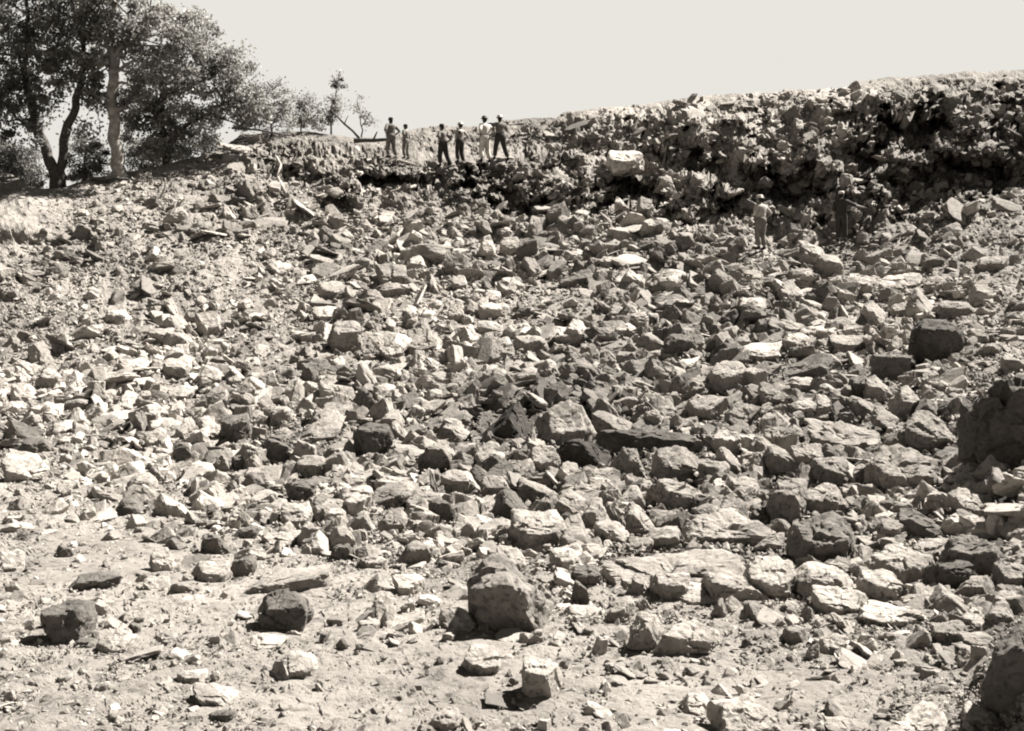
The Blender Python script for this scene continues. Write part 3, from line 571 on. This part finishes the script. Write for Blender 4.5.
tree('oak_tree', 'dark tree with a forked trunk at the upper left edge', (56, 190), 46.2,
     [[(56, 196, 15, 0), (55, 175, 12, 0), (47, 150, 10, 0), (34, 118, 8, .2), (26, 80, 7, .3), (30, 30, 5, .3), (26, -30, 3, .2)],
      [(60, 196, 12, .1), (62, 170, 9, .1), (64, 140, 9, -.1), (74, 108, 8, -.3), (84, 70, 5, -.3), (80, 20, 4, 0)],
      [(45, 148, 6, 0), (34, 132, 4, .2), (18, 118, 3, .4), (0, 100, 3, .5)]],
     [(25, 60, 56, 42), (5, 20, 60, 40), (70, 30, 50, 42), (8, 118, 34, 28), (58, 84, 40, 22), (88, 100, 24, 16), (-50, 70, 50, 60), (30, -30, 80, 40), (8, 90, 30, 30), (84, 130, 14, 12)],
     330, 33000, M_BARK_D, M_LEAF, 3, .40, .17, 'trees on the bank')
tree('pale_trunk_tree', 'tree with a straight pale trunk between the dark forked tree and the bushes', (119, 178), 45.6,
     [[(120, 184, 17, 0), (118, 165, 13, 0), (114, 130, 11.5, 0), (112, 95, 11, 0), (113, 62, 10, 0), (111, 30, 7, .2), (116, -20, 5, .2)],
      [(112, 60, 5, 0), (126, 40, 4, -.2), (150, 10, 3, -.3)], [(113, 50, 4, 0), (98, 30, 3, .2), (90, 0, 3, .4)]],
     [(110, 5, 50, 34), (150, 25, 42, 32), (186, 40, 30, 30), (90, 40, 26, 28), (140, 66, 30, 28), (120, -40, 60, 30), (128, 98, 14, 18), (97, 80, 12, 14)],
     170, 19000, M_BARK_P, M_LEAF_M, 8, .38, .17, 'trees on the bank')
tree('spreading_tree', 'low spreading leafy tree right of the pale trunk', (168, 168), 48.2,
     [[(168, 172, 10, 0), (166, 150, 8, 0), (160, 120, 7, 0), (165, 85, 5, 0), (180, 50, 3, 0)],
      [(166, 146, 5, 0), (190, 122, 4, -.2), (222, 104, 3, -.3), (252, 100, 2, -.3)], [(163, 125, 4, 0), (145, 105, 3, 0), (135, 95, 2, 0)]],
     [(165, 90, 42, 32), (200, 72, 40, 34), (152, 132, 30, 28), (200, 120, 34, 22), (230, 104, 30, 26), (256, 106, 22, 20), (182, 142, 28, 18), (205, 42, 22, 22), (140, 104, 22, 24), (226, 68, 20, 22), (240, 88, 20, 14)],
     240, 22000, M_BARK_D, M_LEAF_M, 15, .36, .16, 'trees on the bank')
tree('leafy_bush', 'dark bush under the forked tree at the left edge', (8, 190), 47.5, [[(10, 192, 5, 0), (10, 170, 4, 0), (12, 150, 2, 0)], [(10, 175, 3, 0), (24, 160, 2, 0)]],
     [(8, 156, 24, 22), (26, 166, 18, 16), (40, 176, 14, 12), (-14, 160, 26, 26), (14, 178, 24, 12)], 90, 17000, M_BARK_D, M_LEAF, 21, .3, .11, 'bushes on the bank', 'bush', 14)
tree('leafy_bush', 'small dark bush between the forked tree and the pale trunk', (86, 182), 48.5, [[(86, 186, 3, 0), (84, 165, 2, 0), (88, 145, 1.5, 0)]],
     [(84, 164, 18, 18), (92, 146, 17, 13), (100, 168, 14, 12), (78, 178, 12, 8)], 44, 6200, M_BARK_D, M_LEAF, 24, .28, .11, 'bushes on the bank', 'bush', 10)
tree('leafy_bush', 'thin bush right of the pale trunk, below the spreading tree', (142, 170), 50, [[(142, 172, 3, 0), (142, 150, 2, 0), (150, 140, 1.5, 0)]],
     [(136, 150, 16, 18), (158, 154, 18, 13), (184, 150, 18, 12), (206, 146, 16, 10), (140, 168, 16, 8)], 60, 7600, M_BARK_D, M_LEAF, 27, .28, .11, 'bushes on the bank', 'bush', 10)
tree('sapling', 'sparse sunlit sapling next to the spreading tree', (272, 136), 51, [[(272, 140, 2.5, 0), (270, 118, 2, 0), (266, 95, 1, 0)], [(271, 125, 1.5, 0), (284, 108, 1, 0)]],
     [(262, 110, 20, 22), (284, 114, 12, 20), (276, 96, 14, 14), (245, 118, 14, 12)], 60, 6000, M_BARK_D, M_LEAF_P, 31, .28, .11, 'saplings on the rim', 'sapling', 10)
tree('sapling', 'faint short sapling left of the tall thin one', (300, 134), 53, [[(302, 138, 2, 0), (302, 120, 1.2, 0), (299, 106, 1, 0)], [(302, 125, 1.2, 0), (312, 112, 1, 0)]],
     [(298, 114, 12, 18), (312, 118, 11, 15), (304, 100, 8, 8)], 34, 2400, M_BARK_D, M_LEAF_P, 35, .24, .11, 'saplings on the rim', 'sapling', 8)
tree('sapling', 'tall thin sapling right above the leaning pole', (332, 136), 52, [[(332, 140, 2.2, 0), (331, 115, 1.6, 0), (336, 92, 1, 0), (339, 76, .8, 0)], [(331, 122, 1.2, 0), (322, 108, 1, 0)]],
     [(333, 104, 8, 20), (338, 84, 6, 10), (326, 122, 9, 10)], 26, 1900, M_BARK_D, M_LEAF_P, 38, .22, .11, 'saplings on the rim', 'sapling', 8)
tree('sapling', 'very faint twiggy sapling left of the workmen', (362, 136), 55, [[(362, 142, 1.6, 0), (361, 118, 1, 0), (357, 100, .8, 0)], [(362, 126, 1, 0), (370, 112, .8, 0)]],
     [(359, 106, 6, 12), (368, 118, 7, 9)], 12, 420, M_BARK_D, M_LEAF_P, 41, .22, .11, 'saplings on the rim', 'sapling', 6)

# ------------------------------------------------------------------ timber
def pole(name, label, a, b, w_, mat, seed, cat='pole', mids=(), side=False):
    r = random.Random(seed); A, Bp = at(*a), at(*b); pts = wob([A]+[at(*q) for q in mids]+[Bp], r, .03, 4); k = a[2]/F
    mb = MB(); mb.add(*tube(pts, [w_*k/2*r.uniform(.85, 1.1)*(1-.35*i/(len(pts)-1)) for i in range(len(pts))], 9))
    if side:
        q = pts[len(pts)//2]; mb.add(*tube([q, q+Vector((.12, -.05, .25)), q+Vector((.2, -.1, .38))], [w_*k/4, w_*k/6, w_*k/10], 6))
    return tag(mb.build(name, mat, None, A), label, cat)
gl = lambda x, y, up=0: (x, y-up, ground_at(x, y).y-.1)
pole('leaning_pole', 'thin dark pole leaning up left from the rim', (359, 138, 50.5), (331, 110, 50.9), 2.6, M_WOOD_D, 1, 'pole', side=True)
pole('fallen_log', 'dark log lying on the rim left of the workmen', (354, 141, 48.6), (392, 139, 48.6), 5.0, M_WOOD_D, 2, 'log', side=True)
pole('bare_branch', 'long dark bare branch reaching from the spreading tree', (232, 128, 47.2), (282, 134, 48.4), 2.4, M_WOOD_D, 3, 'branch', [(258, 130, 47.9)], side=True)
pole('bent_stick', 'curved pale stick standing in the rubble below the trees', gl(160, 198), (165, 178, ground_at(160, 198).y), 2.4, M_WOOD, 4, 'stick', [(165, 188, ground_at(160, 198).y)])
pole('broken_branch', 'pale broken branch lying down the slope below the saplings', gl(286, 197, 2), gl(277, 160, 3), 4.0, M_WOOD, 5, 'branch', side=True)  # a broken-off branch, not sawn wood
pole('timber', 'dark timber half buried in the rubble in front of the trees', gl(92, 181, 2), gl(128, 181, 2), 4.5, M_WOOD_D, 6, 'timber')
pole('plank', 'pale plank on the ground before the rightmost standing workman', gl(497, 161, 2), gl(514, 160, 2), 3.6, M_WOOD, 7, 'plank')
pole('broken_pole', 'pale splintered pole lying before the leftmost workmen', gl(399, 163, 2), gl(418, 168, 2), 3.2, M_WOOD, 8, 'pole')

# ------------------------------------------------------------------ people
def skin(name, chains, mat, parent, root_i=0, sub=1, extra=None):
    """chains: list of [(pos, rx, ry)...]; a chain starting with an int joins that vertex"""
    bm = bmesh.new(); ly = bm.verts.layers.skin.verify(); vs = []
    for ch in chains:
        prev = None
        for q in ch:
            if isinstance(q, int): prev = vs[q]; continue
            v = bm.verts.new(q[0]); f_ = (1.25 if name != 'body' else 1.18) if q[1] > .03 else 1; v[ly].radius = (q[1]*f_, (q[2] if len(q) > 2 else q[1])*f_); v[ly].use_root = False; vs.append(v)
            if prev is not None: bm.edges.new((prev, v))
            prev = v
    vs[root_i][ly].use_root = True
    me = bpy.data.meshes.new(name); bm.to_mesh(me); bm.free()
    o = bpy.data.objects.new(name, me); C.objects.link(o)
    m = o.modifiers.new('skin', 'SKIN'); m.use_smooth_shade = True
    m2 = o.modifiers.new('sub', 'SUBSURF'); m2.levels = sub; m2.render_levels = sub
    dg = bpy.context.evaluated_depsgraph_get(); ev = o.evaluated_get(dg); nm = bpy.data.meshes.new_from_object(ev); nm.name = name
    o.modifiers.clear(); o.data = nm
    if extra:
        bm = bmesh.new(); bm.from_mesh(nm)
        for (c, rx, ry, rz) in extra:
            bmesh.ops.create_uvsphere(bm, u_segments=14, v_segments=10, radius=1, matrix=Matrix.Translation(c) @ Matrix.Diagonal((rx, ry, rz, 1)))
        bm.to_mesh(nm); bm.free()
    nm.materials.clear(); nm.materials.append(mat); nm.polygons.foreach_set('use_smooth', [True]*len(nm.polygons))
    o.parent = parent; return o
def arm_joints(side, pose):
    sh = Vector((.19*side, 0, 1.43))
    if pose == 'hip': el, wr = Vector((.35*side, -.14, 1.19)), Vector((.18*side, .06, 1.02))
    elif pose == 'hang': el, wr = Vector((.25*side, -.02, 1.15)), Vector((.26*side, .06, .90))
    elif pose == 'reach': el, wr = Vector((.42*side, .14, 1.30)), Vector((.66*side, .30, 1.24))
    elif pose == 'shoulder': el, wr = Vector((.33*side, .10, 1.22)), Vector((.20*side, .20, 1.43))
    elif pose == 'front': el, wr = Vector((.27*side, .02, 1.16)), Vector((.14*side, .26, 1.10))
    return sh, el, wr
def person(label, px, py, hpx, facing, arms, top, hat, lower, spread=(.12, .12), lean=(0, 0), tilt=0, boots=True, shin='full', stride=0.0):
    """facing: degrees, 0 looks away from the camera (+Y), 90 to the left; stands with the soles at px,py"""
    g0 = ground_at(px, py); root = bpy.data.objects.new('person', None); C.objects.link(root)
    Yp = g0.y-.32; p0 = at(px, py, Yp); sc_ = hpx*Yp/F/1.77
    root.location = p0; root.rotation_euler = (0, 0, rad(facing)); root.scale = (sc_*1.04, sc_*1.04, sc_)
    tag(root, label, 'person', 'workmen at the quarry')
    lx, ly_ = lean
    def L(v):   # lean of everything above the hips
        v = Vector(v); t = max(0, v.z-.95); return Vector((v.x+lx*t, v.y+ly_*t, v.z-abs(ly_)*t*.12))
    pel = Vector((0, 0, .97))
    ch = [[(pel, .145, .11), (L((0, .01, 1.12)), .13, .095), (L((0, .015, 1.28)), .155, .11), (L((0, 0, 1.42)), .14, .09), (L((0, 0, 1.50)), .058, .058), (L((0, .02, 1.58)), .055, .06)]]
    legs = []
    for i, s_ in enumerate((-1, 1)):
        st = stride*s_; hip = Vector((.095*s_, 0, .90)); kn = Vector((.095*s_+spread[i]*.5*s_, .05+st*.5, .50)); an = Vector((.095*s_+spread[i]*s_, -.02+st, .09)); toe = an+Vector((.03*s_, .17, -.055)); heel = an+Vector((0, -.04, -.04))
        legs.append((hip, kn, an, toe, heel))
        ch.append([0, (hip, .088, .09), ((hip+kn)/2, .075, .08), (kn, .056, .058), (kn.lerp(an, .35), .055, .06), (an, .036, .038), (an+Vector((.01*s_, .07, -.05)), .042, .032), (toe, .036, .024)])
    hands = []; idx_sh = 3; cnt = 6+14
    armd = []
    for s_, ps in zip((-1, 1), arms):
        sh, el, wr = [L(v) for v in arm_joints(s_, ps)]; armd.append((sh, el, wr))
        d = (wr-el).normalized(); q = d.cross(Vector((0, .3, 1))).normalized()
        palm = wr+d*.07
        ch.append([3, (sh, .056, .058), ((sh+el)/2, .046, .048), (el, .038, .038), ((el+wr)/2, .036, .036), (wr, .024, .03), (palm, .018, .042)])
        pi = cnt+5; cnt += 6
        hands.append((palm, d, q, pi, s_))
    cl_ = ch
    for palm, d, q, pi, s_ in hands:
        curl = Vector((-.25*s_, .25, -.2))
        for k_, (o_, ln) in enumerate(((-.030, .062), (-.010, .074), (.010, .070), (.029, .056))):
            a = palm+q*o_+d*.022; b_ = a+(d+curl*.3).normalized()*ln*.55; c_ = b_+(d+curl*.9).normalized()*ln*.5
            cl_.append([pi, (a, .0095), (b_, .009), (c_, .0075)])
        th = palm-d*.03-q*.035; cl_.append([pi, (th, .012), (th-q*.03+d*.025, .0105), (th-q*.038+d*.055, .009)])
    hd = L((0, .03, 1.665))
    ex = [(hd, .078, .098, .118), (hd+Vector((0, .03, -.055)), .058, .07, .062), (hd+Vector((0, .102, -.012)), .014, .022, .026),
          (hd+Vector((.08, -.005, -.01)), .012, .02, .032), (hd+Vector((-.08, -.005, -.01)), .012, .02, .032), (hd+Vector((0, .094, -.06)), .026, .01, .007)]
    skin('body', cl_, M_SKIN, root, 0, 1, ex)
    eb = MB()
    bm = bmesh.new(); bmesh.ops.create_uvsphere(bm, u_segments=16, v_segments=10, radius=1)
    for v in bm.verts:
        v.co = Vector((v.co.x*.085, v.co.y*.105-.012, v.co.z*.125+.012))
        if v.co.z < -.02 and v.co.y > -.02: v.co.z = -.02+.3*(v.co.z+.02); v.co.x *= .9; v.co.y *= .9
        elif v.co.y > .04 and v.co.z < .05: v.co.z = max(v.co.z, .045)
        v.co += hd
    me = bpy.data.meshes.new('hair'); bm.to_mesh(me); bm.free(); me.materials.append(M_HAIR); me.polygons.foreach_set('use_smooth', [True]*len(me.polygons))
    link('hair', me, root)
    for s_ in (-1, 1):
        bm = bmesh.new(); bmesh.ops.create_uvsphere(bm, u_segments=8, v_segments=6, radius=.012, matrix=Matrix.Translation(hd+Vector((.032*s_, .088, .004))))
        me = bpy.data.meshes.new('eye'); bm.to_mesh(me); bm.free(); me.materials.append(M_HAIR); link('eye', me, root)
    # trousers, cut as one garment over both legs
    tch = [[(L(pel+Vector((0, 0, .17))), .142, .112), (pel, .165, .13)]]
    end = {'full': 1.0, 'knee': .12}[shin]
    for (hip, kn, an, toe, heel) in legs:
        c = [1, (hip, .105, .11), ((hip+kn)/2, .092, .10), (kn, .078, .082)]
        c.append((kn.lerp(an, end*.5), .076, .08)); c.append((kn.lerp(an, end*.93), .072, .076)); tch.append(c)
    skin('trousers', tch, lower, root, 1, 1)
    if top is not None:
        sch = [[(L((0, .0, 1.0)), .168, .135), (L((0, .01, 1.15)), .15, .115), (L((0, .012, 1.29)), .17, .125), (L((0, 0, 1.42)), .15, .10), (L((0, 0, 1.475)), .075, .07)]]
        for (sh, el, wr) in armd: sch.append([3, (sh, .072, .072), ((sh+el)/2, .062, .062), (el, .052, .054), (el.lerp(wr, .25), .05, .05)])
        skin('shirt', sch, top, root, 0, 1)
    for (hip, kn, an, toe, heel) in legs:
        skin('boot', [[(an+Vector((0, 0, .06)), .048, .052), (an+Vector((0, -.01, -.01)), .048, .05), (an+Vector((0, .06, -.045)), .048, .04), (toe, .042, .03), ], [1, (heel, .04, .035)]], M_BOOT, root, 1, 1)
    if hat:
        mb = MB(); prof = {'brim': [(.135, -.012), (.14, -.004), (.104, .014), (.10, .06), (.08, .10), (0, .108)], 'cap': [(.098, 0), (.102, .012), (.10, .055), (.07, .095), (0, .105)]}[hat[0]]
        V, Fc = [], []; ns = 20
        for (r_, z_) in prof:
            for k_ in range(ns):
                an = 2*math.pi*k_/ns; yy = r_*math.sin(an)*1.12+(.05*(1 if math.sin(an) > .5 else 0) if hat[0] == 'cap' and z_ < .01 else 0)
                V.append(hd+Vector((r_*math.cos(an), yy, z_+.055)))
        for i in range(len(prof)-1):
            for k_ in range(ns): q = (k_+1) % ns; Fc.append((i*ns+k_, i*ns+q, (i+1)*ns+q, (i+1)*ns+k_))
        mb.add(V, Fc); o = mb.build('hat', hat[1], root)
        sol = o.modifiers.new('felt', 'SOLIDIFY'); sol.thickness = .006
    return root, armd, sc_
person('leftmost standing workman, tall, dark shirt, hands on hips', 391, 158, 40, 35, ('hip', 'hip'), M_MIDCLOTH, ('cap', M_DARKCLOTH), M_MIDCLOTH, (.06, .14), (.03, .05))
person('second workman from the left, shorter, in grey, just behind the leftmost', 406, 159, 34, 60, ('hip', 'hang'), M_MIDCLOTH, ('cap', M_DARKCLOTH), M_MIDCLOTH, (.05, .08))
person('workman in a grey shirt standing with legs wide apart, hands on hips', 443, 167, 42, 48, ('hip', 'hip'), M_MIDCLOTH, ('cap', M_DARKCLOTH), M_DARKCLOTH, (.08, .34), (-.06, 0))
person('bare-chested workman in dark trousers, fourth from the left', 460, 163, 40, 50, ('hang', 'hip'), None, ('brim', M_PALECLOTH), M_DARKCLOTH, (.05, .10), (.08, 0))
person('workman in pale clothes and wide hat beside the dark-trousered one on the ridge', 485, 162, 45, 40, ('hip', 'hip'), M_PALECLOTH, ('brim', M_MIDCLOTH), M_PALECLOTH, (.08, .12))
F_root, F_arm, F_sc = person('rightmost ridge workman, pale hat, dark trousers, carrying a shovel on his shoulder', 500, 160, 44, 25, ('hip', 'shoulder'), M_MIDCLOTH, ('brim', M_STRAW), M_DARKCLOTH, (.14, .24))
person('workman with a pale hat and bent arms, standing left of the dark-clothed one below', 761, 250, 54, 40, ('front', 'hip'), M_SHIRTCLOTH, ('brim', M_STRAW), M_MIDCLOTH, (.04, .05), (.04, .06), 0)
person('workman in dark clothes and a white cap reaching one arm out right, below the face', 841, 242, 50, -25, ('hang', 'reach'), M_DARKCLOTH, ('cap', M_STRAW), M_DARKCLOTH, (.0, .04), (0, .08))
# the shovel on the last man's shoulder
bpy.context.view_layer.update()
hand = F_root.matrix_world @ F_arm[1][2]; hand += Vector((.02, 0, .03))
sh_ = bpy.data.objects.new('shovel', None); C.objects.link(sh_); sh_.location = hand; tag(sh_, 'shovel resting on the shoulder of the rightmost workman on the ridge', 'shovel')
mb = MB(); d_ = Vector((.97, -.10, .0)); mb.add(*tube([-d_*.45, d_*.0, d_*.62], [.02, .018, .02], 8)); mb.build('handle', M_WOOD_D, sh_)
mb = MB(); a = d_*.6; V = []
for i, (t, w_) in enumerate(((0, .07), (.06, .12), (.2, .12), (.28, .07), (.31, .01))):
    for s_, z_ in ((-1, .02), (0, -.01), (1, .02)): V.append(a+d_*t+Vector((0, w_*s_, z_+.012)))
    for s_, z_ in ((-1, .02), (0, -.01), (1, .02)): V.append(a+d_*t+Vector((0, w_*s_, z_)))
Fc = []
for i in range(4):
    o_ = i*6
    for k_ in (0, 1): Fc.append((o_+k_, o_+k_+1, o_+k_+7, o_+k_+6)); Fc.append((o_+3+k_, o_+9+k_, o_+10+k_, o_+4+k_))
    Fc.append((o_, o_+6, o_+9, o_+3)); Fc.append((o_+2, o_+5, o_+11, o_+8))
mb.add(V, Fc); mb.build('blade', M_DARKCLOTH, sh_, smooth=False)

# ------------------------------------------------------------------ what each rock is called
marks = [(r[7], r[1], r[2], r[3], r[4]) for r in rocks if r[7]]
marks += [('man in dark clothes', 841, 222, 20, 46), ('man in pale shirt', 761, 222, 20, 46), ('row of workmen', 445, 150, 110, 36), ('pale tree trunk', 118, 165, 14, 30), ('forked dark tree', 58, 180, 20, 30), ('saplings', 310, 130, 60, 20)]
used = set()
def tone_word(t): return 'white' if t > .45 else 'pale' if t > .34 else 'grey' if t > .2 else 'dark'
def size_word(w_): return 'tiny' if w_ < 17 else 'small' if w_ < 23 else 'mid-sized' if w_ < 34 else 'sizeable' if w_ < 46 else 'large'
def shape_word(w_, h_, lit):
    if w_ > 2.1*h_: return 'flat low'
    if h_ > 1.05*w_: return 'upright'
    if lit > .68: return 'tilted'
    if lit < .22: return 'dark-faced'
    return 'blocky' if lit < .45 else 'angular'
def rel(x, y, m):
    dx_, dy_ = x-m[1], (y-m[2])*1.25; a = math.degrees(math.atan2(-dy_, dx_)) % 360
    w_ = ['right of', 'up and right of', 'above', 'up and left of', 'left of', 'down and left of', 'below', 'down and right of'][int(((a+22.5) % 360)//45)]
    gap = math.hypot(dx_, dy_)-(m[3]+m[4])*.35
    return ('just ' if gap < 22 else 'a little way ' if gap < 55 else 'farther ')+w_, gap
LOOK = {'big dark boulder': 'biggest dark boulder standing alone on the dusty floor', 'huge dark boulder at the right edge': 'huge shaded boulder cut off by the right edge halfway up',
        'foreground edge boulder': 'big shaded boulder cut off by the right edge near the bottom'}
for (o, x, y, w_, h_, lit, t, words_) in rocks:
    ms = sorted([m for m in marks if m[0] != words_], key=lambda m: rel(x, y, m)[1])
    kind = {'boulder': 'boulder', 'flat_rock': 'slab', 'rock': 'rock'}[o.name.split('.')[0]]
    if words_:
        l = LOOK.get(words_) or f'{words_}, {rel(x, y, ms[0])[0]} the {ms[0][0]}'
        l = ' '.join(l.split()[:16]); used.add(l)
    else:
        l = None
        for m in ms[:3]:
            for form in (f'{size_word(w_)} {tone_word(t)} {kind} {rel(x, y, m)[0]} the {m[0]}', f'{size_word(w_)} {tone_word(t)} {shape_word(w_, h_, lit)} {kind} {rel(x, y, m)[0]} the {m[0]}'):
                if form not in used and len(form.split()) <= 16: l = form; break
            if l: break
        if not l:
            for wd in ('second', 'third', 'fourth'):
                m = ms[0]; form = f'{size_word(w_)} {tone_word(t)} {shape_word(w_, h_, lit)} {kind} {wd} {rel(x, y, m)[0]} the {m[0]}'
                if form not in used: l = form; break
        used.add(l or 'x'); l = l or form
    tag(o, l, kind, 'loose rocks on the quarry slope' if not words_ else 'large boulders and slabs')
print('rocks', len(rocks), 'placed', len(HAND))
